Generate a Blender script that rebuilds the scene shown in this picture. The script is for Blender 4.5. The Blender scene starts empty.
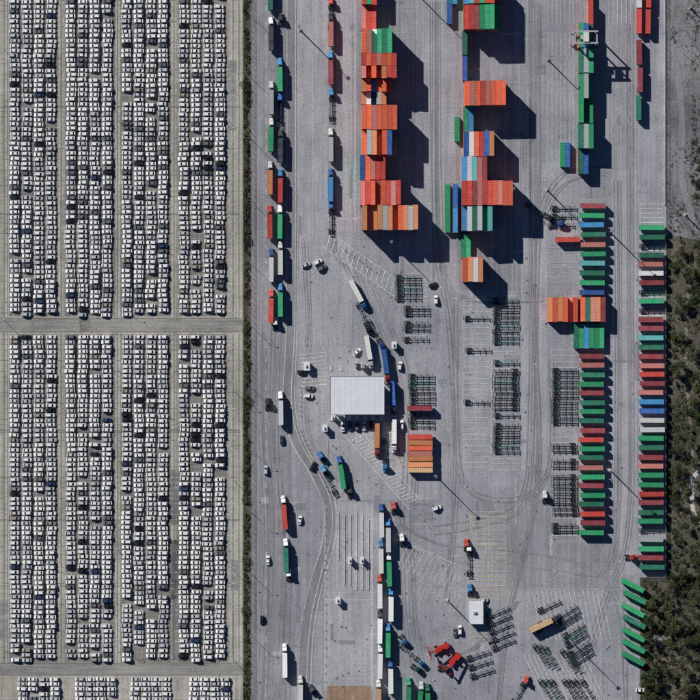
import bpy, math, random
import numpy as np
from mathutils import Vector, Matrix
random.seed(7); rng=np.random.default_rng(7)
S=0.5
def P(x,y): return ((x-350)*S,(350-y)*S)
scene=bpy.context.scene
coll=scene.collection
# ---------------------------------------------------------------- materials
def mat_new(name,rough=0.8,metal=0.0,spec=0.3):
    m=bpy.data.materials.new(name); m.use_nodes=True
    nt=m.node_tree; b=nt.nodes["Principled BSDF"]
    b.inputs["Roughness"].default_value=rough; b.inputs["Metallic"].default_value=metal
    b.inputs["Specular IOR Level"].default_value=spec
    return m,nt,b
def N(nt,t,**k):
    n=nt.nodes.new(t)
    for a,v in k.items(): setattr(n,a,v)
    return n
def noise(nt,vec,scale,detail=6,rough=0.6,stretch=None):
    if stretch:
        mp=N(nt,"ShaderNodeMapping"); mp.inputs["Scale"].default_value=stretch
        nt.links.new(vec,mp.inputs["Vector"]); vec=mp.outputs[0]
    n=N(nt,"ShaderNodeTexNoise"); n.inputs["Scale"].default_value=scale
    n.inputs["Detail"].default_value=detail; n.inputs["Roughness"].default_value=rough
    nt.links.new(vec,n.inputs["Vector"]); return n.outputs["Fac"]
def mrange(nt,v,a,b,c,d):
    n=N(nt,"ShaderNodeMapRange"); nt.links.new(v,n.inputs[0])
    for i,x in enumerate((a,b,c,d)): n.inputs[i+1].default_value=x
    return n.outputs[0]
def mul(nt,a,b):
    n=N(nt,"ShaderNodeMath",operation='MULTIPLY')
    for i,v in enumerate((a,b)):
        if isinstance(v,(int,float)): n.inputs[i].default_value=v
        else: nt.links.new(v,n.inputs[i])
    return n.outputs[0]
def colmul(nt,col,fac):
    n=N(nt,"ShaderNodeVectorMath",operation='SCALE')
    if isinstance(col,tuple): n.inputs[0].default_value=col[:3]
    else: nt.links.new(col,n.inputs[0])
    nt.links.new(fac,n.inputs["Scale"]); return n.outputs[0]
def mixc(nt,fac,a,b):
    n=N(nt,"ShaderNodeMix",data_type='RGBA')
    nt.links.new(fac,n.inputs[0])
    for i,v in ((6,a),(7,b)):
        if isinstance(v,tuple): n.inputs[i].default_value=(*v[:3],1)
        else: nt.links.new(v,n.inputs[i])
    return n.outputs[2]
def ground_mat(name,c1,c2,streak=(1,0.05,1),streak_amt=0.12,seam=None,stain=0.35,fine=0.24):
    m,nt,b=mat_new(name,0.9,0,0.15)
    g=N(nt,"ShaderNodeNewGeometry"); v=g.outputs["Position"]
    big_=noise(nt,v,0.022,6,0.66)
    col=mixc(nt,mrange(nt,big_,0.38,0.62,0,1),c1,c2)
    f=mrange(nt,noise(nt,v,1.1,2,0.8),0.3,0.7,1-fine,1+fine)
    f=mul(nt,f,mrange(nt,noise(nt,v,0.5,2,0.65,streak),0.35,0.65,1-streak_amt,1+streak_amt*0.6))
    st=noise(nt,v,0.16,5,0.75)
    f=mul(nt,f,mrange(nt,st,0.56,0.74,1,1-stain))
    f=mul(nt,f,mrange(nt,st,0.25,0.5,1.14,1.0))
    if seam:
        br=N(nt,"ShaderNodeTexBrick"); nt.links.new(v,br.inputs["Vector"])
        br.offset=0.0; br.inputs["Scale"].default_value=1
        br.inputs["Color1"].default_value=(0.96,0.96,0.96,1); br.inputs["Color2"].default_value=(1.04,1.04,1.04,1)
        br.inputs["Mortar"].default_value=(seam[3],)*3+(1,)
        br.inputs["Mortar Size"].default_value=seam[2]; br.inputs["Mortar Smooth"].default_value=0.3
        br.inputs["Brick Width"].default_value=seam[0]; br.inputs["Row Height"].default_value=seam[1]
        f=mul(nt,f,br.outputs["Color"])
    out=colmul(nt,col,f); nt.links.new(out,b.inputs["Base Color"])
    return m
M={}
M['asph']=ground_mat("asphalt",(0.275,0.278,0.312),(0.375,0.375,0.405),seam=(15,12,0.05,0.9))
M['asph_road']=ground_mat("road_asphalt",(0.24,0.243,0.27),(0.32,0.32,0.345),streak_amt=0.18)
M['asph_light']=ground_mat("worn_asphalt",(0.33,0.333,0.362),(0.425,0.425,0.445))
M['asph_dark']=ground_mat("fresh_asphalt",(0.12,0.12,0.135),(0.17,0.17,0.18))
M['repair_a']=ground_mat("asphalt_repair_dark",(0.23,0.23,0.255),(0.28,0.28,0.30))
M['repair_b']=ground_mat("asphalt_repair_pale",(0.38,0.38,0.395),(0.45,0.45,0.46))
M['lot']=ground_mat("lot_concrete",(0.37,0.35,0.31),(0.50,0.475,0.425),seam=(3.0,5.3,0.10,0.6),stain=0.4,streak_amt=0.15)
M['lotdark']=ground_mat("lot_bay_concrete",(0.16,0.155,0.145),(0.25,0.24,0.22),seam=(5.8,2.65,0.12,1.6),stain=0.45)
M['lotroad']=ground_mat("lot_aisle_concrete",(0.26,0.253,0.24),(0.35,0.34,0.315),streak=(0.05,1,1),streak_amt=0.2,stain=0.4,seam=(6,2,0.05,0.85))
M['soil']=ground_mat("soil",(0.17,0.155,0.13),(0.26,0.24,0.21),streak=(1,1,1),stain=0.5,fine=0.45)
M['scrub']=ground_mat("scrub_ground",(0.05,0.052,0.04),(0.15,0.135,0.11),streak=(1,1,1),stain=0.5,fine=0.5)
M['gravel']=ground_mat("gravel",(0.14,0.14,0.148),(0.27,0.268,0.275),streak=(1,0.2,1),streak_amt=.2,stain=0.6,fine=0.4)
M['brown']=ground_mat("brown_paving",(0.30,0.20,0.14),(0.38,0.27,0.20),seam=(3,3,0.1,0.7))
M['kerb']=ground_mat("kerb_concrete",(0.44,0.43,0.42),(0.56,0.55,0.53))
def paintline(name,c,lo=0.38,hi=0.6):
    m,nt,b=mat_new(name,0.7); g=N(nt,"ShaderNodeNewGeometry")
    f=mrange(nt,noise(nt,g.outputs["Position"],0.8,3,0.8),lo,hi,0,1)
    nt.links.new(mixc(nt,f,(0.34,0.34,0.36),c),b.inputs["Base Color"]); return m
M['white']=paintline("white_road_paint",(0.85,0.85,0.83),.32,.54)
M['faint']=paintline("faded_road_paint",(0.62,0.62,0.62),.35,.62)
M['yellow']=paintline("yellow_road_paint",(0.72,0.58,0.28),.36,.62)
M['tyre_mark']=ground_mat("tyre_marks",(0.20,0.20,0.22),(0.30,0.30,0.32))
def simple(name,c,rough=0.6,metal=0,var=0.12,spec=0.4,ns=1.5):
    m,nt,b=mat_new(name,rough,metal,spec)
    t=N(nt,"ShaderNodeTexCoord")
    f=mrange(nt,noise(nt,t.outputs["Object"],ns,2,0.7),0.3,0.7,1-var,1+var)
    nt.links.new(colmul(nt,c,f),b.inputs["Base Color"]); return m
def cont_mat(name,c,fade=0.2):
    m,nt,b=mat_new(name,0.55,0,0.25)
    t=N(nt,"ShaderNodeTexCoord"); oi=N(nt,"ShaderNodeObjectInfo")
    add=N(nt,"ShaderNodeVectorMath",operation='ADD'); nt.links.new(t.outputs["Object"],add.inputs[0])
    sc=N(nt,"ShaderNodeMath",operation='MULTIPLY'); nt.links.new(oi.outputs["Random"],sc.inputs[0]); sc.inputs[1].default_value=300
    cmb=N(nt,"ShaderNodeCombineXYZ"); nt.links.new(sc.outputs[0],cmb.inputs[0]); nt.links.new(cmb.outputs[0],add.inputs[1])
    v=add.outputs[0]
    grey=sum(c)/3
    fad=tuple(min(0.85,x*0.8+0.2*(grey*0.6+0.4)) for x in c)
    w=mul(nt,mrange(nt,noise(nt,v,0.35,3,0.7),0.35,0.7,0,1),fade*3)
    col=mixc(nt,w,c,fad)
    rn=noise(nt,v,1.1,3,0.78)
    rust=mrange(nt,rn,0.60,0.74,0,0.7)
    col=mixc(nt,rust,col,(0.20,0.09,0.06))
    f=mrange(nt,oi.outputs["Random"],0,1,0.7,1.25)
    f=mul(nt,f,mrange(nt,rn,0.3,0.7,0.88,1.12))
    nt.links.new(colmul(nt,col,f),b.inputs["Base Color"]); return m
CC={'R':(0.56,0.055,0.04),'O':(0.72,0.115,0.045),'o':(0.72,0.27,0.11),'M':(0.29,0.045,0.06),'G':(0.02,0.34,0.14),'g':(0.015,0.17,0.10),
    'B':(0.02,0.11,0.38),'b':(0.04,0.25,0.52),'W':(0.80,0.80,0.77),'S':(0.48,0.50,0.52),'T':(0.58,0.37,0.19),'C':(0.10,0.40,0.40),'P':(0.58,0.20,0.17),'K':(0.03,0.035,0.05)}
for k,c in CC.items(): M['c_'+k]=cont_mat("container_paint_"+k,c)
M['steel_dark']=simple("dark_steel",(0.05,0.055,0.06),0.5,0.3)
M['chassis']=simple("chassis_slate",(0.04,0.075,0.085),0.6,0.1)
M['chassisg']=simple("chassis_green",(0.02,0.13,0.10),0.6,0.1)
M['rubber']=simple("rubber",(0.02,0.02,0.02),0.9)
M['glass']=simple("tinted_glass",(0.012,0.015,0.02),0.08,0,0.05,0.6)
M['steel']=simple("galvanised_steel",(0.5,0.51,0.52),0.5,0.4)
M['roofm']=simple("roof_sheet",(0.72,0.74,0.78),0.6,0,0.05,0.2,0.25)
M['wallm']=simple("painted_wall",(0.65,0.65,0.63),0.8)
M['redm']=simple("machine_red",(0.5,0.03,0.025),0.5)
M['yelm']=simple("machine_yellow",(0.6,0.38,0.03),0.5)
M['lampm']=simple("lamp_housing",(0.3,0.3,0.3),0.4,0.4)
M['bark']=simple("bark",(0.10,0.075,0.05),0.9,0,0.3)
CAR={'w':(0.88,0.88,0.87),'s':(0.60,0.61,0.63),'d':(0.18,0.185,0.195),'k':(0.025,0.025,0.03),'n':(0.04,0.07,0.15),'z':(0.40,0.37,0.31)}
for k,c in CAR.items():
    M['p_'+k]=simple("car_paint_"+k,c,0.3,0.0 if k=='w' else 0.1,0.03,0.5)
for i,c in enumerate([(0.045,0.07,0.022),(0.07,0.10,0.03),(0.022,0.038,0.018),(0.12,0.10,0.055),(0.09,0.068,0.045)]):
    m,nt,b=mat_new("foliage_%d"%i,0.8,0,0.15)
    g=N(nt,"ShaderNodeNewGeometry")
    f=mrange(nt,noise(nt,g.outputs["Position"],0.3,2,0.7),0.3,0.7,0.65,1.4)
    nt.links.new(colmul(nt,c,f),b.inputs["Base Color"]); M['f%d'%i]=m
# ---------------------------------------------------------------- mesh builder
class MB:
    def __init__(s): s.v=[];s.f=[];s.m=[];s.mats=[]
    def mi(s,k):
        if k not in s.mats: s.mats.append(k)
        return s.mats.index(k)
    def face(s,pts,k):
        i=len(s.v); s.v+= [tuple(p) for p in pts]; s.f.append(tuple(range(i,i+len(pts)))); s.m.append(s.mi(k))
    def hexa(s,b,t,k,ktop=None,kside=None):
        i=len(s.v); s.v+=[tuple(p) for p in b]+[tuple(p) for p in t]
        fs=[(3,2,1,0),(4,5,6,7),(0,1,5,4),(1,2,6,5),(2,3,7,6),(3,0,4,7)]
        for j,q in enumerate(fs):
            s.f.append(tuple(i+a for a in q))
            kk=k
            if j==1 and ktop: kk=ktop
            if j>1 and kside: kk=kside
            s.m.append(s.mi(kk))
    def box(s,x0,x1,y0,y1,z0,z1,k,tx=0,ty=0,**kw):
        s.hexa([(x0,y0,z0),(x1,y0,z0),(x1,y1,z0),(x0,y1,z0)],
               [(x0+tx,y0+ty,z1),(x1-tx,y0+ty,z1),(x1-tx,y1-ty,z1),(x0+tx,y1-ty,z1)],k,**kw)
    def cyl(s,p0,p1,r0,r1,k,n=8):
        p0=Vector(p0);p1=Vector(p1);d=(p1-p0).normalized()
        u=d.orthogonal().normalized();w=d.cross(u);i=len(s.v)
        for p,r in ((p0,r0),(p1,r1)):
            for a in range(n):
                t=2*math.pi*a/n; s.v.append(tuple(p+u*math.cos(t)*r+w*math.sin(t)*r))
        for a in range(n):
            b=(a+1)%n; s.f.append((i+a,i+b,i+n+b,i+n+a)); s.m.append(s.mi(k))
        s.f.append(tuple(i+n+a for a in range(n))); s.m.append(s.mi(k))
        s.f.append(tuple(i+a for a in reversed(range(n)))); s.m.append(s.mi(k))
    def wheel(s,x,y,r,w=0.3): s.cyl((x,y-w/2,r),(x,y+w/2,r),r,r,'rubber',10)
    def mesh(s,name):
        me=bpy.data.meshes.new(name); me.from_pydata(s.v,[],s.f)
        for k in s.mats: me.materials.append(M[k])
        me.polygons.foreach_set("material_index",s.m); me.update(); return me
def place(name,me,x,y,ang=0,z=0.0,world=False,sx=1,sl=1):
    o=bpy.data.objects.new(name,me)
    X,Y=(x,y) if world else P(x,y)
    o.location=(X,Y,z); o.rotation_euler=(0,0,math.radians(ang))
    if sx!=1 or sl!=1: o.scale=(sx*sl,sx,sx)
    coll.objects.link(o); return o
def polyobj(name,pts,z,k):
    b=MB(); b.face([(*P(*p),z) for p in pts],k); 
    me=b.mesh(name); o=bpy.data.objects.new(name,me); coll.objects.link(o)
    if me.polygons[0].normal.z<0: me.flip_normals()
    return o
def rect(name,x0,y0,x1,y1,z,k): return polyobj(name,[(x0,y1),(x1,y1),(x1,y0),(x0,y0)],z,k)
def slab(name,pts,z0,z1,k):
    b=MB(); c=[P(*p) for p in pts]
    a=sum(c[i][0]*c[(i+1)%len(c)][1]-c[(i+1)%len(c)][0]*c[i][1] for i in range(len(c)))
    if a<0: c=c[::-1]
    b.face([(*p,z1) for p in c],k)
    for i in range(len(c)):
        p,q=c[i],c[(i+1)%len(c)]; b.face([(*p,z0),(*q,z0),(*q,z1),(*p,z1)],k)
    o=bpy.data.objects.new(name,b.mesh(name)); coll.objects.link(o); return o
def smooth(pts,n=8):
    out=[]; p=[pts[0]]+list(pts)+[pts[-1]]
    for i in range(1,len(p)-2):
        for t in np.linspace(0,1,n,endpoint=False):
            out.append(tuple(0.5*((2*p[i][j])+(-p[i-1][j]+p[i+1][j])*t+(2*p[i-1][j]-5*p[i][j]+4*p[i+1][j]-p[i+2][j])*t*t+(-p[i-1][j]+3*p[i][j]-3*p[i+1][j]+p[i+2][j])*t**3) for j in (0,1)))
    out.append(tuple(pts[-1])); return out
def ribbon_into(b,pts,w,z,k,z1=None):
    c=[Vector(P(*p)) for p in pts]; L=[];R=[]
    for i,p in enumerate(c):
        d=(c[min(i+1,len(c)-1)]-c[max(i-1,0)]).normalized(); n=Vector((-d.y,d.x))
        L.append(p+n*w/2);R.append(p-n*w/2)
    for i in range(len(c)-1):
        b.face([(*R[i],z),(*R[i+1],z),(*L[i+1],z),(*L[i],z)],k)
        if z1 is not None:
            b.face([(*R[i],z1),(*R[i+1],z1),(*R[i+1],z),(*R[i],z)],k)
            b.face([(*L[i+1],z1),(*L[i],z1),(*L[i],z),(*L[i+1],z)],k)
def ribbon(name,pts,w,z,k,sm=True,z1=None):
    b=MB(); ribbon_into(b,smooth(pts) if sm else pts,w,z,k,z1)
    o=bpy.data.objects.new(name,b.mesh(name)); coll.objects.link(o); return o
# ---------------------------------------------------------------- ground
def big(name,s,z,k):
    b=MB(); b.face([(-s,-s,z),(s,-s,z),(s,s,z),(-s,s,z)],k); o=bpy.data.objects.new(name,b.mesh(name)); coll.objects.link(o)
big("ground",6000,-0.02,'soil')
rect("car_park_pavement",-300,-200,243,900,0.02,'lot')
rect("yard_pavement",251,-200,666,900,0.01,'asph')
rect("access_road",252,-200,291,900,0.03,'asph_road')
rect("verge",243,-200,251.5,900,0.035,'scrub')
polyobj("scrub_ground",[(666,235),(760,250),(760,900),(640,900),(640,577),(666,577)],0.05,'scrub')
polyobj("gravel_ground",[(667,-200),(760,-200),(760,260),(667,232)],0.04,'gravel')
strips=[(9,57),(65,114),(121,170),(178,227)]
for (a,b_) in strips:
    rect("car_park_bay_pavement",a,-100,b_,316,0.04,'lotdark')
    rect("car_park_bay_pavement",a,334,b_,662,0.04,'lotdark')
rect("car_park_aisle",-300,318,243,332,0.06,'lotroad')
rect("car_park_aisle",-300,663,243,675,0.06,'lotroad')
b=MB()
for x in (4,61,117.5,174,233,239):
    for (y0,y1) in ((-60,317),(333,662)):
        ribbon_into(b,[(x,y0),(x,y1)],0.35,0.07,'asph_dark')
for x in (7.6,57.6,64,114.6,120.4,170.6,177,228):
    for (y0,y1) in ((-60,317),(333,662)):
        ribbon_into(b,[(x,y0),(x,y1)],0.25,0.075,'lotdark')
for y in (107,214,318,332,430,432,520,586,663,675):
    ribbon_into(b,[(0,y),(240,y)],0.3,0.08,'asph_dark')
place("drainage_channel",b.mesh("drainage_channel"),0,0,world=True)
b=MB()
for x in (61,117.5,174,231,4):
    for y in np.arange(-5,660,5.3):
        if 316<y<334: continue
        if random.random()<.75: ribbon_into(b,[(x-3.4,y),(x-.8,y)],.16,0.085,'asph_dark' if random.random()<.6 else 'white')
        if random.random()<.75: ribbon_into(b,[(x+.8,y),(x+3.4,y)],.16,0.085,'asph_dark' if random.random()<.6 else 'white')
place("parking_bay_marks",b.mesh("parking_bay_marks"),0,0,world=True)
for (x,y,w_,h_) in ((171,470,8,55),(171,540,9,60),(231,560,7,30),(115,520,6,40),(0,600,8,40),(228,60,8,70),(60,200,5,60),(80,319,10,11),(172,540,6,120)):  # square aisle patch is a manhole shadow painted on; the rest are concrete repairs
    rect("repair_and_shadow_patch",x,y,x+w_,y+h_,0.066+x*1e-5+y*1e-6,random.choice(['lotdark','lotroad']))
rect("yard_lane_pavement",292,-100,352,345,0.040,'asph_light')
polyobj("gate_pavement",[(298,345),(345,345.5),(440,440),(440,500),(340,500),(300,430)],0.045,'asph_light')
rect("inspection_bay_pavement",324,502,373,690,0.05,'asph_light')
rect("brown_paving",327,686,372,730,0.07,'brown')
rect("yard_patch",416,-50,444,250,0.020,'asph_light')
rect("yard_patch",521,215,547,470,0.0213,'asph_light')
rect("yard_patch",612,170,637,575,0.0236,'asph_light')
rect("yard_patch",505,500,620,590,0.0267,'asph_road')
rect("yard_patch",456,-60,515,290,0.0281,'asph_road')
rect("yard_patch",356,-60,400,240,0.0289,'asph_road')
for i in range(90):
    x=random.uniform(255,655);y=random.uniform(0,700)
    w,h=random.choice([(3,20),(20,3),(8,8),(4,30),(2,40),(12,5)])
    w*=random.uniform(.5,1.4);h*=random.uniform(.5,1.4)
    rect("asphalt_repair",x,y,x+w,y+h,0.055+i*0.0002,random.choice(['repair_a','repair_b','repair_a']))
road=[(292,-10),(292,200),(291,330),(288,400),(296,440),(316,475),(328,505),(327,540),(316,580),(306,630),(302,710)]
ribbon("curved_road",road,6,0.08,'repair_a')
kb=[(298,-10),(298,200),(297,330),(295,400),(303,440),(323,475),(336,505),(335,545),(324,580),(314,630),(310,710)]
ribbon("kerb",kb,0.5,0.14,'kerb',z1=0.02)
kb2=[(p[0]-13,p[1]) for p in kb[3:]]
ribbon("kerb",kb2,0.4,0.14,'kerb',z1=0.02)
b=MB()
tr=[[(262,330),(263,420),(270,520),(268,600),(262,710)],[(352,250),(372,300),(400,370),(408,440),(404,520),(410,640),(440,720)],
 [(534,-10),(534,200),(534,420),(524,500),(490,520),(440,530)],[(625,0),(625,300),(624,520),(600,600),(560,720)],[(430,0),(431,230),(445,330),(450,480),(440,600)],
 [(540,0),(541,230),(538,330),(540,480),(510,620),(500,720)],[(326,0),(326,230),(340,270),(370,330)],[(619,180),(619,400),(612,560),(560,570),(500,560)],
 [(400,520),(440,540),(500,545),(580,560),(618,600),(625,700)],[(450,300),(452,450),(470,492),(520,495),(545,460),(546,360)],[(306,240),(310,330),(306,400),(312,440),(340,480)],
 [(436,0),(438,200),(452,290),(540,300)],[(272,330),(270,450),(282,560),(276,700)],[(395,500),(412,560),(420,640),(470,650),(520,600)],[(600,170),(560,180),(536,230),(532,330)]]
zz=.085
for t in tr:
    for rep in range(2):
        dx=random.uniform(-6,6); dy=random.uniform(-6,6)
        for off in (0,3.6):
            ribbon_into(b,smooth([(p[0]+dx+off+random.uniform(-1,1)*rep,p[1]+dy) for p in t]),random.uniform(.3,.55),zz,'tyre_mark' if rep else 'repair_a'); zz+=.0002
place("tyre_tracks",b.mesh("tyre_tracks"),0,0,world=True)
mk=MB()
def line(pts,w=0.18,k='white',z=0.105): ribbon_into(mk,pts,w,z,k)
def dash(x,y0,y1,k='white',on=6,off=8):
    y=y0
    while y<y1: line([(x,y),(x,min(y+on,y1))],0.2,k); y+=on+off
line([(254,-50),(254,720)],0.2,'white'); dash(266,-50,720); line([(277,325),(277,720)],0.2,'faint'); line([(258,-50),(258,720)],0.2,'faint')
line(smooth([(p[0]-5,p[1]) for p in road]),0.2); line(smooth([(p[0]+3.5,p[1]) for p in road]),0.22)
for x in (305,313,322,339,347): line([(x,-50),(x,235)],0.17,'white' if x in(313,347) else 'faint')
def hgrid(x0,x1,y0,y1,p,k='white',w=0.18,border=True):
    y=y0
    while y<=y1+.1: line([(x0,y),(x1,y)],w,k); y+=p
    if border: line([(x0,y0),(x0,y1)],w,k,0.109)
def vgrid(x0,x1,y0,y1,p,k='white',w=0.18):
    x=x0
    while x<=x1+.1: line([(x,y0),(x,y1)],w,k); x+=p
hgrid(463,489,300,470,5.6,'white'); hgrid(491,518,296,470,5.6,'white')
hgrid(552,577,350,545,5.8,'white'); hgrid(580,605,350,545,9.3,'white'); hgrid(640,663,204,575,9.3,'white',.25)
hgrid(640,663,208.6,228,9.3,'white',.25,False)
hgrid(581,606,200,292,9.3); hgrid(548,576,248,294,5,'faint')
hgrid(471,506,512,600,4.6,'yellow',0.34); hgrid(471,488,600,640,4.6,'yellow',0.3); line([(506,512),(506,600)],.3,'yellow',.109); line([(488.5,512),(488.5,600)],.25,'yellow',.109)
hgrid(406,428,274,345,5.6,'white'); hgrid(411,430,375,470,5.6,'white')
for (x0,x1) in ((548,574),(609,634)):
    for (y0,y1) in ((-10,24),(32,56),(62,86),(92,116),(122,146),(150,168)):
        vgrid(x0,x1,y0,y1,4.3,'white' if x0==548 or y0<10 else 'faint')
for (y0,y1) in ((0,24),(34,58),(64,88),(94,118)): vgrid(398,424,y0,y1,5.2,'faint')
vgrid(497,530,265,295,5.2,'faint')
for i in range(11):
    line([(409+i*5.2,544+i*2.2),(409+i*5.2-12,568+i*2.2)],0.2,'white')
line([(409,544),(462,567)],0.2); 
for i in range(11): line([(420+i*4.6,580+i*1.9),(411+i*4.6,600+i*1.9)],0.18,'faint')
for i in range(22): line([(352+i*2.6,440+i*3),(362+i*2.6,436+i*3)],0.28,'white')
line([(345,436),(410,510)],0.2); line([(362,432),(420,500)],0.2)
for i in range(12): line([(300+i*3,330+ (i%2)*2),(304+i*3,372)],0.15,'faint')
for i in range(16): line([(330+i*5,236+i*3.2),(326+i*5,250+i*3.2)],0.3,'white')
line([(328,232),(410,288)],0.22); line([(322,246),(400,300)],0.22)
for i in range(9): line([(300,355+i*4),(327,352+i*4)],0.25,'white')
for i in range(6): line([(386,408+i*5),(404,405+i*5)],0.25,'white')
for x in (337,343,349,355,361,367): line([(x,505),(x,590)],0.2,'white' if x%2 else 'faint')
line([(325,600),(372,600)],0.2); line([(325,505),(325,690)],0.25); line([(372,505),(372,690)],0.25)
for i in range(12): line([(338+i*3,605),(341+i*3,612)],0.15,'faint')
line([(400,540),(400,700)],0.2,'faint'); line([(520,590),(640,590)],0.2,'faint')
for i in range(16): line([(532+i*4.6,588),(520+i*4.6+22,640)],0.2,'white')
for i in range(14): line([(524+i*4.6,655),(545+i*4.6,700)],0.2,'white')
for i in range(12): line([(600,590+i*9.5),(612,596+i*9.5)],0.16,'faint')
vgrid(592,620,650,700,5,'faint')
line([(444,235),(444,470)],0.2,'faint'); line([(530,100),(530,480)],0.2,'faint'); line([(612,0),(612,575)],0.2,'faint'); line([(636,0),(636,575)],0.2,'faint')
line([(355,0),(355,232)],0.25,'white'); line([(440,0),(440,180)],0.25,'yellow')
for x in (361.5,399,417,462.5,505,515,520,525,530,536): line([(x,-20),(x,240)],0.16,'faint')
for i in range(9):
    y=8+i*24.8
    line([(358,y),(420,y)],0.16,'faint',0.109); line([(444,y),(530,y)],0.16,'faint',0.109)
place("painted_road_markings",mk.mesh("road_markings"),0,0,world=True)
for (x,y0,y1) in ((338,512,560),(344,515,585),(350,515,585),(356,512,590),(362,515,590),(368,520,590)):
    slab("kerb_island",[(x,y0),(x+1.2,y0),(x+1.2,y1),(x,y1)],0.02,0.32,'kerb')
for (x0,y0,x1,y1) in ((330,419,384,421),(330,366,332,371),(340,366,342,371)):
    slab("kerb_island",[(x0,y0),(x1,y0),(x1,y1),(x0,y1)],0.02,0.3,'kerb')
# ---------------------------------------------------------------- containers
def cont_into(b,L,k,z0=0,x0=0):
    W=2.44;H=2.59;h=W/2
    xs=[]; n=int(L/0.28); a=x0-L/2+0.15; bb=x0+L/2-0.1
    for i in range(n+1): xs.append(a+(bb-a)*i/n)
    off=[0.0 if (i//2)%2==0 else 0.045 for i in range(n+1)]
    for i in range(n):
        o0,o1=off[i],off[i+1]; p,q=xs[i],xs[i+1]
        zt=z0+H-0.02
        b.face([(p,-h+.1,zt-o0),(q,-h+.1,zt-o1),(q,h-.1,zt-o1),(p,h-.1,zt-o0)],k)
        b.face([(p,-h+.03+o0,z0+.15),(q,-h+.03+o1,z0+.15),(q,-h+.03+o1,zt-.05),(p,-h+.03+o0,zt-.05)],k)
        b.face([(q,h-.03-o1,z0+.15),(p,h-.03-o0,z0+.15),(p,h-.03-o0,zt-.05),(q,h-.03-o1,zt-.05)],k)
    A=x0-L/2;B=x0+L/2
    for s in (-1,1):
        y0,y1=sorted((s*h,s*(h-.12)))
        b.box(A+.17,B-.17,y0,y1,z0+H-.12,z0+H,k); b.box(A+.17,B-.17,y0,y1,z0,z0+.16,k)
        for X in (A,B-.17): b.box(X,X+.17,y0,y1,z0,z0+H+.01,k)
    for X in (A+.01,B-.16):
        b.box(X,X+.15,-h+.12,h-.12,z0+.02,z0+H-.003,k)
    for yy in (-.85,-.3,.3,.85): b.box(A-.03,A+.005,yy-.03,yy+.03,z0+.15,z0+H-.15,'steel')
    b.box(A+.17,B-.17,-h+.12,h-.12,z0+.02,z0+.1,'steel_dark')
_cm={}
def cmesh(k,L=12.19):
    if (k,L) not in _cm:
        b=MB(); cont_into(b,L,'c_'+k); _cm[(k,L)]=b.mesh("shipping_container_"+k)
    return _cm[(k,L)]
def stack(x0,y0,cols,hi,ang=90,L=12.19,drop=0.15,pitch=5.05):
    for i,c in enumerate(cols):
        if c==' ': continue
        hh=hi
        if random.random()<drop: hh=max(1,hi-1)
        for l in range(hh):
            kc=c if l==hh-1 else random.choice('OORMGBoC')
            place("shipping_container",cmesh(kc,L),x0+2.5+i*pitch,y0+random.uniform(-.4,.4),ang+(180 if random.random()<.5 else 0),0.11+l*2.61)
H5=5
stack(361,19,'PRR',2); stack(361.5,-6,'RGR',3)
stack(361.5,43.5,'OPWGgG',H5); 
stack(361,61.5,'RORPOOR',H5,L=6.06); stack(361,74,'POORoRR',H5,L=6.06)
stack(361,87,'oOboOO',4,L=6.06); stack(361,99.5,'oWBSo',3,L=6.06)
stack(361.5,119,'OOPOOOO',H5); stack(361.5,144,'OSooOB',H5); stack(360,168.5,'BOPRR',4); stack(360,194,'PROMORPR',H5); stack(362,218.5,'oPooSooOoSo',H5)
stack(447,-8,'Gb',1); stack(447,12,'B',1)
stack(463,19.5,'RRMGGGG',H5); stack(463,-6,'bCRGOOR',H5); stack(462,44,'g',2); stack(462,69,'B',2)
stack(464,95,'OPORPOOO',H5); stack(463,120,'gb',3); stack(454.5,130,'G',1)
stack(463,145,'BWORBo',4); stack(461,170,'bSCPM',4); stack(461,194,'RRMPRROPOO',H5)
stack(461,219.5,'bSgSGC',H5); stack(445,197,'G',1);stack(445,221,'G',1);stack(452.5,197,'B',2);stack(452.5,221,'b',2)
stack(460.5,246,'gG',1); stack(462,270,'OoSo',4)
stack(587.5,14,'R',2); stack(587.5,-10,'R',2)
for y,c in ((37,'GBg'),(62,'gSG'),(87,'GSG'),(112,'GgG'),(137,'gSG')): stack(577.5,y,c,3,pitch=4.95)
stack(577.5,162,'gB',2); stack(560,155,'GB',1,pitch=4.8)
stack(547,309.5,'oOoOPO',2); stack(579.5,309.5,'OgPoM',2); stack(573.5,336,'gGbGGG',1)
def chassis_into(b,x0,L=12.4,k='chassis',z=1.0):
    A=x0-L/2;B=x0+L/2
    for s in (-1,1): b.box(A,B,s*.45-.09,s*.45+.09,z-.25,z,k)
    for X in (A+.05,A+3,x0,B-3.2,B-.3): b.box(X,X+.28,-1.2,1.2,z-.15,z+.03,k)
    for X in (A+1.2,A+2.45):
        for s in (-1,1): b.wheel(X,s*1.0,0.5,0.5)
        b.cyl((X,-1,.5),(X,1,.5),.08,.08,'steel_dark',6)
    for s in (-1,1): b.box(B-2.9,B-2.75,s*.7-.08,s*.7+.08,0.05,z-.2,'steel_dark')
    b.box(A-.05,A+.08,-1.2,1.2,z-.45,z-.3,k)
b=MB(); chassis_into(b,0); ch_me=b.mesh("container_chassis")
b=MB(); chassis_into(b,0,k='steel_dark'); ch_me2=b.mesh("container_chassis_dark")
b=MB(); chassis_into(b,0,k='chassisg'); ch_me3=b.mesh("container_chassis_green")
def chassis(x,y,ang): place("container_chassis",random.choice([ch_me,ch_me,ch_me2,ch_me2,ch_me2,ch_me3]),x+random.uniform(-.8,.8),y,ang+random.uniform(-1,1),0.1)
_lm={}
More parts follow.
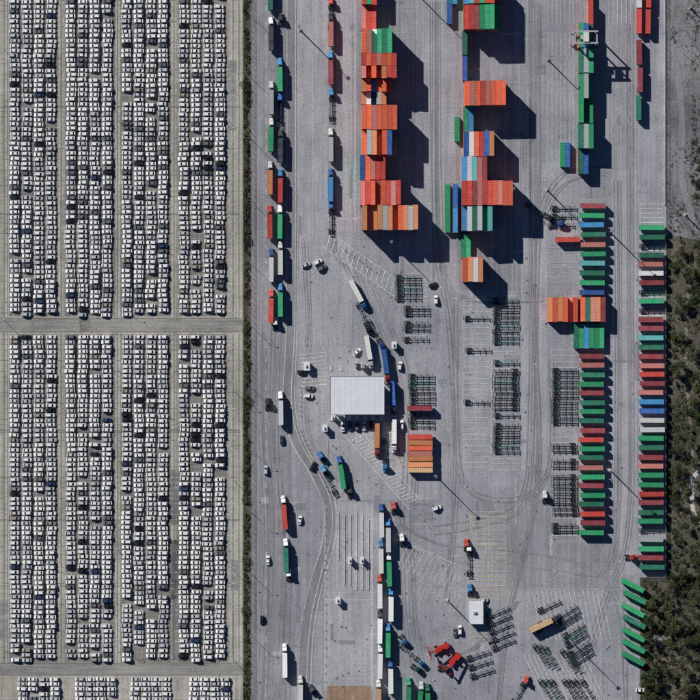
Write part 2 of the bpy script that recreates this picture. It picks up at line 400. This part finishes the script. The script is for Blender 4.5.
def loaded(x,y,ang,c,jit=0.6):
    if c not in _lm:
        b=MB(); chassis_into(b,0); cont_into(b,12.19,'c_'+c,1.03); _lm[c]=b.mesh("loaded_chassis_"+c)
    place("container_on_chassis",_lm[c],x+random.uniform(-jit,jit),y+random.uniform(-.5,.5),ang+random.uniform(-.9,.9),0.1)
seqF='GgMgPWMPGgMMCgMPRMPbBWSGgMPGGRMgGMSGMgWG'
y=228
for i in range(38):
    if y>573: break
    if random.random()>0.03: loaded(651,y,random.choice([0,180]),seqF[i%len(seqF)],.9)
    else: chassis(651,y,0)
    y+=9.15
for i,c in enumerate('MGbgPGCgGB'): loaded(592,206+i*9.6,180,c,1)
for i,c in enumerate('MPgGMgGgMRGgPGMGgRMG'): loaded(591.5,356+i*9.25,180,c,1.4)
loaded(568,240,0,'R'); chassis(563,208,0); chassis(563,216,0); chassis(561,225,0)
for (x,y,c) in ((639,53,'M'),(639,80,'M'),(638.5,108,'g'),(639,22,'R'),(648,22,'R'),(648,-4,'R'),(639,-4,'W')): loaded(x,y,90,c)
for i in range(7): loaded(632.5+ (i%2)*1.2,585+i*12.2,-27,'G' if i!=3 else 'g')
loaded(420,408,0,'M',.3)
for i,c in enumerate('RoOPooT'): loaded(420,437+i*5.4,0,c,0.3)
def chrow(x,y0,y1,p,ang,prob=0.85):
    y=y0
    while y<=y1:
        if random.random()<prob: chassis(x,y,ang)
        y+=p
chrow(408,277,303,5.3,0,.95); chrow(416,308,342,5.2,0,0.8); chrow(421,376,402,5.2,0,.9); chrow(421,415,428,5.4,0,.8)
chrow(505,300,345,5.2,0,.95); chrow(505,371,412,5.2,180,.95); chrow(505,430,455,5.2,0,.95); chrow(505,352,366,5.2,0,.5);chrow(506,415,428,5.2,0,.5)
chrow(478,350,350,5,0,1); chrow(476,318,318,5,0,1); chrow(476,402,404,5,0,1)
chrow(564,370,425,5.2,0,.95); chrow(564,440,515,5.2,180,.9); chrow(564,525,540,5.2,0,.8); chrow(562,352,366,5.2,0,.4)
for i in range(4):
    if i!=1: chassis(548,606+i*7,25)
for i in range(11):
    if i%4!=3: chassis(566+i*1.6,612+i*4.6,32)
for i in (0,1,2,5,6): chassis(540+i*5.6,655+i*1.0,-58)
for i in range(8):
    if i!=3: chassis(545+i*6.0,690,-58)
for i in range(5): chassis(497+i*1.5,612+i*8,22)
for i in range(3): chassis(478+i*2,655+i*9,18)
# ---------------------------------------------------------------- trucks
def tractor_into(b,x,k):
    for s in (-1,1): b.box(x,x+6.0,s*.42-.08,s*.42+.08,.65,.9,'steel_dark')
    for X in (x+.7,x+1.95):
        for s in (-1,1): b.wheel(X,s*.95,.5,.55)
    for s in (-1,1): b.wheel(x+5.3,s*1.05,.5,.35)
    b.cyl((x+1.3,0,.9),(x+1.3,0,1.02),.45,.45,'steel_dark',10)
    b.box(x+2.9,x+4.7,-1.2,1.2,.7,2.1,k)
    b.box(x+2.9,x+4.75,-1.18,1.18,2.1,2.95,k,tx=0.0,ty=.12,kside='glass',ktop=k)
    b.hexa([(x+4.1,-1.1,2.955),(x+4.62,-1.0,2.955),(x+4.62,1.0,2.955),(x+4.1,1.1,2.955)],
           [(x+3.2,-1.0,3.5),(x+3.3,-.9,3.5),(x+3.3,.9,3.5),(x+3.2,1.0,3.5)],k)
    b.box(x+2.9,x+3.3,-1.1,1.1,2.955,3.45,k)
    b.hexa([(x+4.75,-1.0,.7),(x+6.35,-.85,.7),(x+6.35,.85,.7),(x+4.75,1.0,.7)],
           [(x+4.75,-.85,2.0),(x+6.2,-.6,1.65),(x+6.2,.6,1.65),(x+4.75,.85,2.0)],k)
    b.hexa([(x+4.76,-.95,2.0),(x+4.95,-.9,1.98),(x+4.95,.9,1.98),(x+4.76,.95,2.0)],[(x+4.6,-.95,2.9),(x+4.62,-.95,2.9),(x+4.62,.95,2.9),(x+4.6,.95,2.9)],'glass')
    b.box(x+6.3,x+6.5,-1.15,1.15,.4,.75,'steel')
    for s in (-1,1):
        b.box(x+4.8,x+5.9,s*1.05-.17,s*1.05+.17,1.02,1.15,k)
        b.cyl((x+3.0,s*.95,.65),(x+4.4,s*.95,.65),.3,.3,'steel',8)
        b.cyl((x+2.8,s*.9,.9),(x+2.8,s*.9,3.6),.08,.08,'steel',6)
        b.box(x+4.6,x+4.7,s*1.4-.1,s*1.4+.1,1.7,2.3,'steel_dark')
_tm={}
def truck(x,y,ang,cab,box,jit=0.5):
    key=(cab,box)
    if key not in _tm:
        b=MB()
        if box is None: tractor_into(b,-3.2,'c_'+cab)
        elif box=='-': chassis_into(b,-2.2,z=1.15); tractor_into(b,1.9,'c_'+cab)
        else: chassis_into(b,-2.2,z=1.15); cont_into(b,12.19,'c_'+box,1.18,x0=-2.3); tractor_into(b,1.95,'c_'+cab)
        _tm[key]=b.mesh("semi_truck_%s_%s"%(cab,box))
    nm="semi_truck" if box is not None else "truck_tractor"
    place(nm,_tm[key],x+random.uniform(-jit,jit),y,ang+random.uniform(-1.2,1.2),0.1)
q1=[(271,-6,'W','g'),(271,34,'W','K'),(271,98,'W','S'),(271,135,'W','G'),(270,178,'W','o'),(270,222,'R','R'),(271,265,'B','W'),(271,306,'R','R')]
for x,y,c,bx in q1: truck(x,y,90,c,bx)
q2=[(281,20,'K',None),(280,75,'b','G'),(280,110,'B','-'),(281,146,'K','K'),(280,186,'b','R'),(280,222,'W','G'),(280,258,'W','W'),(280,300,'b','G'),(275,324,'W',None)]
for x,y,c,bx in q2: truck(x,y,90,c,bx)
for x,y,c,bx in [(331,14,'R','-'),(331,30,'K','P'),(331,68,'b','M'),(331,105,'b','-'),(331,145,'W','S'),(331,185,'B','b'),(331,218,'B','-')]: truck(x,y,90,c,bx)
for x,y,a,c,bx in [(358,295,-62,'b','W'),(364,318,-68,'K','-'),(369,352,-80,'W','W'),(376,335,-62,'B','-'),(386,366,-82,'R','B'),(393,398,-88,'K','B'),(394,436,-90,'W','W'),(377,440,-90,'R','o'),(385,455,-90,'b','-'),(361,366,0,'W',None)]: truck(x,y,a,c,bx)
for x,y,a,c,bx in [(284,512,95,'W','R'),(286,555,92,'W','g'),(341,472,100,'B','G'),(329,480,115,'b','-'),(285,660,90,'W','W'),(321,457,120,'B',None),(268,404,90,'K',None),(281,408,90,'W','S'),(289,575,90,'W',None),(350,492,95,'K',None)]: truck(x,y,a,c,bx)
for x,y,c,bx in [(381,520,'B','W'),(381,556,'b','W'),(388.5,535,'b','S'),(389,569,'W','G'),(380,591,'R','W'),(391,604,'b','W'),(380,626,'K','W'),(388,640,'b','G'),(380,661,'W','W'),(391,676,'B','W'),(379,696,'W','T')]: truck(x,y,90,c,bx)
for x,y,a,c,bx in [(394,508,90,'R',None),(403,640,-60,'b',None),(412,655,-40,'b','-'),(416,668,-30,'g',None),(408,694,90,'G','g'),(420,698,85,'W','G'),(428,700,90,'g','G'),(545,623,25,'K','T'),(630,557,0,'R',None),(545,497,90,'W',None),(312,690,120,'K',None),(300,692,90,'W','W'),
   (540,212,-30,'K','-'),(560,222,-90,'B',None),(470,590,90,'b',None),(469,560,90,'W','-'),(466,545,90,'R',None),(443,668,0,'K',None),(520,690,60,'R','-'),(402,540,90,'W',None)]: truck(x,y,a,c,bx)
# ---------------------------------------------------------------- cars
def car_mesh(k,suv):
    b=MB(); kp='p_'+k
    h=1.05 if suv else .92
    st=[(-2.3,.80,.72 if not suv else .95),(-2.2,.88,h),(-1.0,.92,h),(1.0,.92,h),(1.9,.86,h-.12),(2.25,.74,.66)]
    for i in range(len(st)-1):
        (a,w0,z0),(c,w1,z1)=st[i],st[i+1]
        b.face([(a,-w0*.9,z0),(c,-w1*.9,z1),(c,w1*.9,z1),(a,w0*.9,z0)],kp)
        for s in (-1,1):
            q=[(a,s*w0,.3),(c,s*w1,.3),(c,s*w1,z1-.15),(a,s*w0,z0-.15)]
            q2=[(a,s*w0,z0-.15),(c,s*w1,z1-.15),(c,s*w1*.9,z1),(a,s*w0*.9,z0)]
            if s>0: q=q[::-1];q2=q2[::-1]
            b.face(q,kp);b.face(q2,kp)
        b.face([(a,w0,.3),(c,w1,.3),(c,-w1,.3),(a,-w0,.3)],'rubber')
    for (x,w,z),s in ((st[0],-1),(st[-1],1)):
        q=[(x,-w,.3),(x,w,.3),(x,w,z-.15),(x,w*.9,z),(x,-w*.9,z),(x,-w,z-.15)]
        b.face(q if s>0 else q[::-1],kp)
    r0=-2.05 if suv else -1.75; t0=-1.75 if suv else -1.15
    H=1.68 if suv else 1.42
    b.hexa([(r0,-.80,h-.01),(1.15,-.80,h-.01),(1.15,.80,h-.01),(r0,.80,h-.01)],[(t0,-.64,H),(.35,-.62,H),(.35,.62,H),(t0,.64,H)],'glass',ktop=kp)
    b.hexa([(t0+.02,-.66,H-.03),(.33,-.64,H-.03),(.33,.64,H-.03),(t0+.02,.66,H-.03)],[(t0+.12,-.6,H+.03),(.25,-.58,H+.03),(.25,.58,H+.03),(t0+.12,.6,H+.03)],kp)
    for s in (-1,1):
        for X in (-1.4,1.35): b.wheel(X,s*.82,.32,.2)
        b.box(.75,.9,s*.98-.08,s*.98+.08,.9,1.05,kp)
    for s in (-1,1): b.box(2.2,2.27,s*.55-.15,s*.55+.15,.5,.62,'steel')
    return b.mesh("car_%s"%k)
cars={(k,s):car_mesh(k,s) for k in CAR for s in (0,1)}
pal='w'*30+'s'*9+'dddd'+'kk'+'nz'
def car(x,y,ang,k=None,name="parked_car"):
    k=k or random.choice(pal); place(name,cars[(k,random.random()<.45)],x,y,ang,0.09,sl=random.uniform(.95,1.08))
import mathutils.noise as mn
cnt=0
def carcol(x,y0,y1,shift):
    global cnt
    y=y0
    while y<y1:
        n=mn.noise(Vector((x*.11,y*.05,3.1)))
        if n>-0.56 and random.random()>0.02:
            kk=None
            if mn.noise(Vector((x*.2,y*.08,9)))>0.05: kk=random.choice('wwwwwws')
            car(x+random.uniform(-.5,.5)+1.4*mn.noise(Vector((x*.05,y*.06,7))),y+random.uniform(-.25,.25),(0 if mn.noise(Vector((x*.3,y*.01,1)))>0 else 180)+random.uniform(-3,3),kk); cnt+=1
        y+=random.choice([4.8,4.9,5.0])
for (a,b_) in strips:
    for c in range(4):
        x=a+5.8+c*12.1
        carcol(x,-8,315,.6); carcol(x,337,660,.6)
for (a,b_) in ((18,58),(75,116),(130,171),(189,229)):
    for c in range(4): carcol(a+5+c*10.5,679,720,0)
for (x,y,a,k) in [(318,262,30,'w'),(322,268,30,'d'),(306,265,20,'s'),(282,440,90,'n'),(268,560,90,'w'),(310,388,0,'d'),(309,396,0,'w'),(302,372,0,'k'),(357,352,45,'w'),(313,466,60,'k'),(350,426,90,'n'),(357,426,90,'d'),(364,426,90,'w'),(371,425,90,'k'),(343,427,90,'w'),(402,425,90,'w'),(266,470,90,'s'),(437,508,20,'w'),(262,620,-90,'k'),(436,300,90,'w'),(433,285,20,'k'),(460,630,90,'w'),(455,632,90,'d'),(484,600,0,'s'),(300,520,80,'w'),(400,366,80,'w'),(640,690,0,'w')]:
    car(x,y,a,k,"car")
# ---------------------------------------------------------------- gate canopy
b=MB()
x0,y1=P(330,376); x1,y0=P(384,414)
b.box(x0,x1,y0,y1,6.4,6.9,'roofm'); 
b.box(x0-.15,x0+.12,y0-.15,y1+.15,6.3,7.1,'steel'); b.box(x1-.12,x1+.15,y0-.15,y1+.15,6.3,7.1,'steel')
b.box(x0+.12,x1-.12,y0-.15,y0+.12,6.3,7.1,'steel'); b.box(x0+.12,x1-.12,y1-.12,y1+.15,6.3,7.1,'steel')
xx=x0+1
while xx<x1-1: b.box(xx,xx+.08,y0+.2,y1-.2,6.9,6.96,'roofm'); xx+=1.2
for ax in np.linspace(x0+1.5,x1-1.5,5):
    for ay in (y0+1.5,(y0+y1)/2,y1-1.5): b.cyl((ax,ay,0.05),(ax,ay,6.4),.3,.3,'steel',8)
    b.box(ax-.9,ax+.9,(y0+y1)/2+1,(y0+y1)/2+5,.1,2.8,'wallm'); b.box(ax-.92,ax+.92,(y0+y1)/2+1.4,(y0+y1)/2+4.6,1.2,2.2,'glass')
place("gate_canopy",b.mesh("gate_canopy"),0,0,world=True)
def booth(x,y,w,d,h=2.8,ang=0,roof='roofm'):
    b=MB(); b.box(-w/2,w/2,-d/2,d/2,0,h,'wallm'); b.box(-w/2-.02,w/2+.02,-d/2+.5,d/2-.5,1,h-.6,'glass'); b.box(-w/2+.5,w/2-.5,-d/2-.02,d/2+.02,1,h-.6,'glass')
    b.box(-w/2-.25,w/2+.25,-d/2-.25,d/2+.25,h,h+.2,roof); b.box(-w/4,0,-.6,.6,h+.2,h+.9,'steel')
    place("gatehouse",b.mesh("gatehouse"),x,y,ang,0.1)
for x in (333,341,349,357,365,373,381): booth(x,417.5,1.4,1.8)
booth(476,612,6.5,11,3.2); booth(307,366,2.5,4);booth(325,428,2,3);booth(350,560,1.3,3,2.6);booth(362,560,1.3,3,2.6);booth(338,600,2,3,2.6)
booth(394,345,2,3)
def reach(x,y,ang):
    b=MB()
    b.box(-4,3,-1.5,1.5,.7,1.6,'redm',tx=.2,ty=.1); b.box(-4.3,-2.2,-1.6,1.6,1.0,2.5,'redm',tx=.2,ty=.15)
    for X,r in ((-3,.7),(2.4,.9)):
        for s in (-1,1): b.wheel(X,s*1.75,r,.7)
    b.box(-1.2,.4,-.7,.7,1.6,3.0,'glass',ktop='redm',tx=.15)
    b.hexa([(-3.6,-.4,3.2),(6,-.4,5.2),(6,.4,5.2),(-3.6,.4,3.2)],[(-3.6,-.4,3.9),(6,-.4,5.8),(6,.4,5.8),(-3.6,.4,3.9)],'redm')
    b.box(5.6,6.6,-1.0,1.0,4.2,5.15,'steel_dark'); b.box(5.95,6.45,-3.1,3.1,3.7,4.1,'redm'); b.box(5.2,7.2,-3.35,-3.1,3.4,4.1,'redm'); b.box(5.2,7.2,3.1,3.35,3.4,4.1,'redm')
    place("reach_stacker",b.mesh("reach_stacker"),x,y,ang,.1)
reach(441,648,200); reach(454,660,225); 
def gantry(x,y,ang):
    b=MB()
    for X in (-6,6):
        for Y in (-3.2,3.2):
            b.box(X-.35,X+.35,Y-.35,Y+.35,1.0,15,'steel')
            b.wheel(X-.7,Y,.6,.4); b.wheel(X+.7,Y,.6,.4)
        b.box(X-.4,X+.4,-4,4,.7,1.3,'steel'); 
    for Y in (-3.2,3.2): b.box(-6.6,6.6,Y-.45,Y+.45,15.01,16,'steel')
    b.box(-1.5,1.5,-2.6,2.6,15.2,16.6,'wallm'); b.box(-3.2,-1.7,-1,1,12.8,15,'glass',ktop='steel')
    b.box(-6.35,-5.65,-2.8,2.8,14.2,15,'steel'); b.box(5.65,6.35,-2.8,2.8,14.2,15,'steel')
    b.box(-1,1,-2,2,9.5,9.9,'yelm')
    for s in(-1,1): b.cyl((s*.8,s*1.5,9.9),(s*.8,s*1.5,15.2),.05,.05,'steel_dark',5)
    place("gantry_crane",b.mesh("gantry_crane"),x,y,ang,.1,sx=.9)
gantry(584,40,0)
def mast(x,y,h,heads=6):
    b=MB(); b.box(-.7,.7,-.7,.7,0,.4,'kerb'); b.cyl((0,0,.4),(0,0,h),.34,.13,'steel',8)
    b.cyl((0,0,h-.4),(0,0,h-.2),.5,.5,'lampm',10)
    for i in range(heads):
        a=2*math.pi*i/heads; cx,cy=math.cos(a)*.75,math.sin(a)*.75
        b.box(cx-.2,cx+.2,cy-.16,cy+.16,h-.55,h-.2,'lampm')
    place("light_mast",b.mesh("light_mast"),x,y,0,.1)
for x,y,h in [(405,-18,26),(548,60,20),(512,190,16),(435,475,18),(610,232,22),(610,470,22),(547,190,14),(391,243,18),(300,30,20),(570,640,20),(690,8,24),(685,215,24),(447,600,18)]: mast(x,y,h)
def lamp(x,y,a=0,h=9):
    b=MB(); b.cyl((0,0,0),(0,0,h),.12,.07,'steel',6); b.cyl((0,0,h-.1),(2,0,h+.2),.05,.04,'steel',5); b.box(1.8,2.6,-.18,.18,h+.1,h+.3,'lampm')
    place("street_lamp",b.mesh("street_lamp"),x,y,a,.1)
for y in range(15,700,62): lamp(250.5,y)
for y in range(30,320,90): lamp(117.5,y); lamp(4,y+20)
for y in range(370,660,90): lamp(117.5,y); lamp(233,y+20)
def fence(name,pts,h=2.2):
    b=MB(); c=[Vector(P(*p)) for p in pts]
    for i in range(len(c)-1):
        d=c[i+1]-c[i]; n=max(1,int(d.length/3)); u=d.normalized(); w=Vector((-u.y,u.x))*.025
        for j in range(n+1):
            p=c[i]+d*j/n; b.box(p.x-.05,p.x+.05,p.y-.05,p.y+.05,0,h,'steel')
        for z in (.3,.8,1.3,1.75,h-.08):
            p,q=c[i],c[i+1]
            b.hexa([(*(p-w),z),(*(q-w),z),(*(q+w),z),(*(p+w),z)],[(*(p-w),z+.07),(*(q-w),z+.07),(*(q+w),z+.07),(*(p+w),z+.07)],'steel')
    place(name,b.mesh(name),0,0,world=True)
fence("perimeter_fence",[(251.3,-60),(251.3,760)]); fence("perimeter_fence",[(665.5,-60),(665.5,577),(640,577)]); fence("perimeter_fence",[(242.6,-60),(242.6,760)],1.8)
slab("concrete_barrier",[(664.2,-40),(664.9,-40),(664.9,205),(664.2,205)],0.02,.9,'kerb')
# ---------------------------------------------------------------- foliage
def leafmesh(clumps,nper,size,mats,name,extra=None):
    V=[];MI=[]
    for (cx,cy,cz,r) in clumps:
        n=max(6,int(nper*r*r)); 
        d=rng.normal(size=(n,3)); d/=np.linalg.norm(d,axis=1)[:,None]
        rad=r*(0.45+0.6*rng.random(n)**.6)
        p=d*rad[:,None]; p[:,2]=np.abs(p[:,2])*0.75; p+= (cx,cy,cz)
        u=rng.normal(size=(n,3)); u[:,2]*=.5; u/=np.linalg.norm(u,axis=1)[:,None]
        w=np.cross(u,rng.normal(size=(n,3))); w/=np.linalg.norm(w,axis=1)[:,None]
        s=(size*(0.5+rng.random(n)))[:,None]
        V.append(np.stack([p-u*s,p+w*s*.6,p+u*s,p-w*s*.6],1).reshape(-1,3))
        base=rng.integers(0,len(mats)); mi=np.where(rng.random(n)<.6,base,rng.integers(0,len(mats),n)); MI.append(mi)
    V=np.concatenate(V); MI=np.concatenate(MI); nf=len(MI)
    vs=V.tolist(); fs=np.arange(nf*4).reshape(-1,4).tolist(); mi=MI.tolist()
    mk_=list(mats)
    if extra:
        o=len(vs); vs+=extra.v; fs+=[tuple(o+i for i in f) for f in extra.f]; mi+=[len(mk_)]*len(extra.f); mk_.append('bark')
    me=bpy.data.meshes.new(name); me.from_pydata(vs,[],fs)
    for k in mk_: me.materials.append(M[k])
    me.polygons.foreach_set("material_index",mi); me.update(); return me
cl=[]
y=-30
while y<730:
    if mn.noise(Vector((y*.06,0,0)))>-.35:
        x=247+random.uniform(-2.2,2.2); X,Y=P(x,y); cl.append((X,Y,.05,random.uniform(.5,1.3)))
    y+=random.uniform(.8,2.6)
for y0 in (85,90,93,96,101,150,240,330,400,470,500,560,610): 
    X,Y=P(245.5+random.uniform(-1.5,1.5),y0); cl.append((X,Y,.3,random.uniform(1.5,2.6)))
place("hedge",leafmesh(cl,34,.28,['f0','f2','f3','f4'],"hedge"),0,0,world=True)
cl=[]
for i in range(6500):
    x=random.uniform(641,720);y=random.uniform(236,715)
    if x<667 and y<580: continue
    n=mn.noise(Vector((x*.05,y*.03,5)))
    dens=.3+n*1.3
    if y>575: dens+=.45
    if 400<y<565 and x<694: dens+=.3
    if 688<x<697 and 470<y<520: dens-=.6
    if random.random()<dens: X,Y=P(x,y); cl.append((X,Y,.03,random.uniform(.35,1.3)))
place("scrub_vegetation",leafmesh(cl,22,.27,['f0','f1','f2','f3','f4'],"scrub_vegetation"),0,0,world=True)
cl=[]
for i in range(900):
    x=random.uniform(669,715);y=random.uniform(-10,240)
    n=mn.noise(Vector((x*.06,y*.03,8)))
    if n+(.3 if x>692 else -.1)+(.15 if y>150 else -.05)>.1: X,Y=P(x,y); cl.append((X,Y,.03,random.uniform(.25,1.0)))
place("grass_tufts",leafmesh(cl,26,.22,['f4','f0','f2'],"grass_tufts"),0,0,world=True)
trees=[]
for v in range(6):
    t=MB(); h=random.uniform(5,7.5)
    t.cyl((0,0,0),(0.1,0.1,h*.45),.22,.15,'bark',7); t.cyl((.1,.1,h*.45),(.2,0,h*.85),.15,.05,'bark',6)
    cl=[(0,0,h*.62,1.5)]
    for i in range(7):
        a=i*0.9+random.random()*.5; r=random.uniform(1.1,2.2); z=h*random.uniform(.45,.8)
        e=(math.cos(a)*r,math.sin(a)*r,z+.4); t.cyl((.1,.1,h*random.uniform(.3,.5)),e,.09,.03,'bark',5)
        cl.append((e[0],e[1],z-.2,random.uniform(.7,1.35)))
    trees.append(leafmesh(cl,75,.22,[['f0','f1','f2'],['f1','f0','f3'],['f2','f4','f0']][v%3],"tree",t))
tp=[]
tries=0
while len(tp)<210 and tries<12000:
    tries+=1
    x=random.uniform(643,712);y=random.uniform(130,712)
    if x<671 and y<583: continue
    if y<240 and (x<688 or random.random()<.5): continue
    if y<400 and random.random()<.4: continue
    if 689<x<697 and 470<y<520: continue
    if mn.noise(Vector((x*.04,y*.02,2)))<-.22: continue
    if all((x-a)**2+(y-b)**2>26 for a,b in tp): tp.append((x,y))
for x,y in tp: place("tree",random.choice(trees),x,y,random.uniform(0,360),0.03,sx=random.uniform(.45,1.15))
ribbon("gravel_track",[(712,468),(694,476),(692,500),(697,520),(720,540)],2.2,0.09,'kerb')
ribbon("dirt_track",[(668,20),(676,60),(682,120),(682,180),(700,235),(720,260)],3,0.07,'repair_a')
ribbon("drainage_ditch",[(668,200),(684,222),(700,240),(720,262)],1.4,0.08,'asph_dark')
ribbon("drainage_ditch",[(670,40),(684,30),(700,52),(715,60)],0.9,0.082,'asph_dark')
ribbon("dirt_track",[(697,255),(688,300),(686,360),(690,420),(694,470)],1.5,0.085,'soil')
b=MB()
for i in range(300):
    x=random.uniform(300,660);y=random.uniform(235,700); X,Y=P(x,y); r=random.uniform(.2,.5)
    b.face([(X-r,Y-r,.114),(X+r,Y-r,.114),(X+r,Y+r,.114),(X-r,Y+r,.114)],random.choice(['asph_dark','asph_dark','kerb']))
place("drain_grates",b.mesh("drain_grates"),0,0,world=True)
b=MB()
for (x0,y0,x1,y1,n) in ((300,372,300,420,10),(386,430,404,470,9),(325,500,325,690,22),(345,250,380,275,8),(300,430,330,495,14),(408,500,440,540,6)):
    for i in range(n):
        X,Y=P(x0+(x1-x0)*i/n,y0+(y1-y0)*i/n); b.cyl((X,Y,.02),(X,Y,1.1),.14,.12,'yelm',8)
place("bollards",b.mesh("bollards"),0,0,world=True)
print("cars",cnt,"objects",len(bpy.data.objects))
# ---------------------------------------------------------------- light
el=math.radians(30)
w=bpy.data.worlds.new("World"); scene.world=w; w.use_nodes=True; nt=w.node_tree
sky=nt.nodes.new("ShaderNodeTexSky"); sky.sky_type='NISHITA'; sky.sun_disc=False
sky.sun_elevation=el; sky.ozone_density=6; sky.dust_density=0.0; sky.air_density=0.55
bg=nt.nodes["Background"]; bg.inputs[1].default_value=0.05; nt.links.new(sky.outputs[0],bg.inputs[0])
sun=bpy.data.lights.new("sun","SUN"); sun.energy=5; sun.angle=math.radians(.5); sun.color=(1,.97,.92)
so=bpy.data.objects.new("sun",sun); coll.objects.link(so)
toSun=Vector((-math.cos(el)*math.sqrt(.5),math.cos(el)*math.sqrt(.5),math.sin(el)))
so.rotation_euler=toSun.to_track_quat('Z','Y').to_euler(); so.location=(0,0,200)
sky.sun_rotation=math.radians(-45)%(2*math.pi)
cam=bpy.data.cameras.new("camera"); co=bpy.data.objects.new("camera",cam); coll.objects.link(co)
Hc=1500; co.location=(0,0,Hc); cam.sensor_width=36; cam.lens=36*Hc/350; cam.clip_start=10; cam.clip_end=20000
scene.camera=co
scene.view_settings.view_transform='Standard'; scene.view_settings.look='None'; scene.view_settings.exposure=0
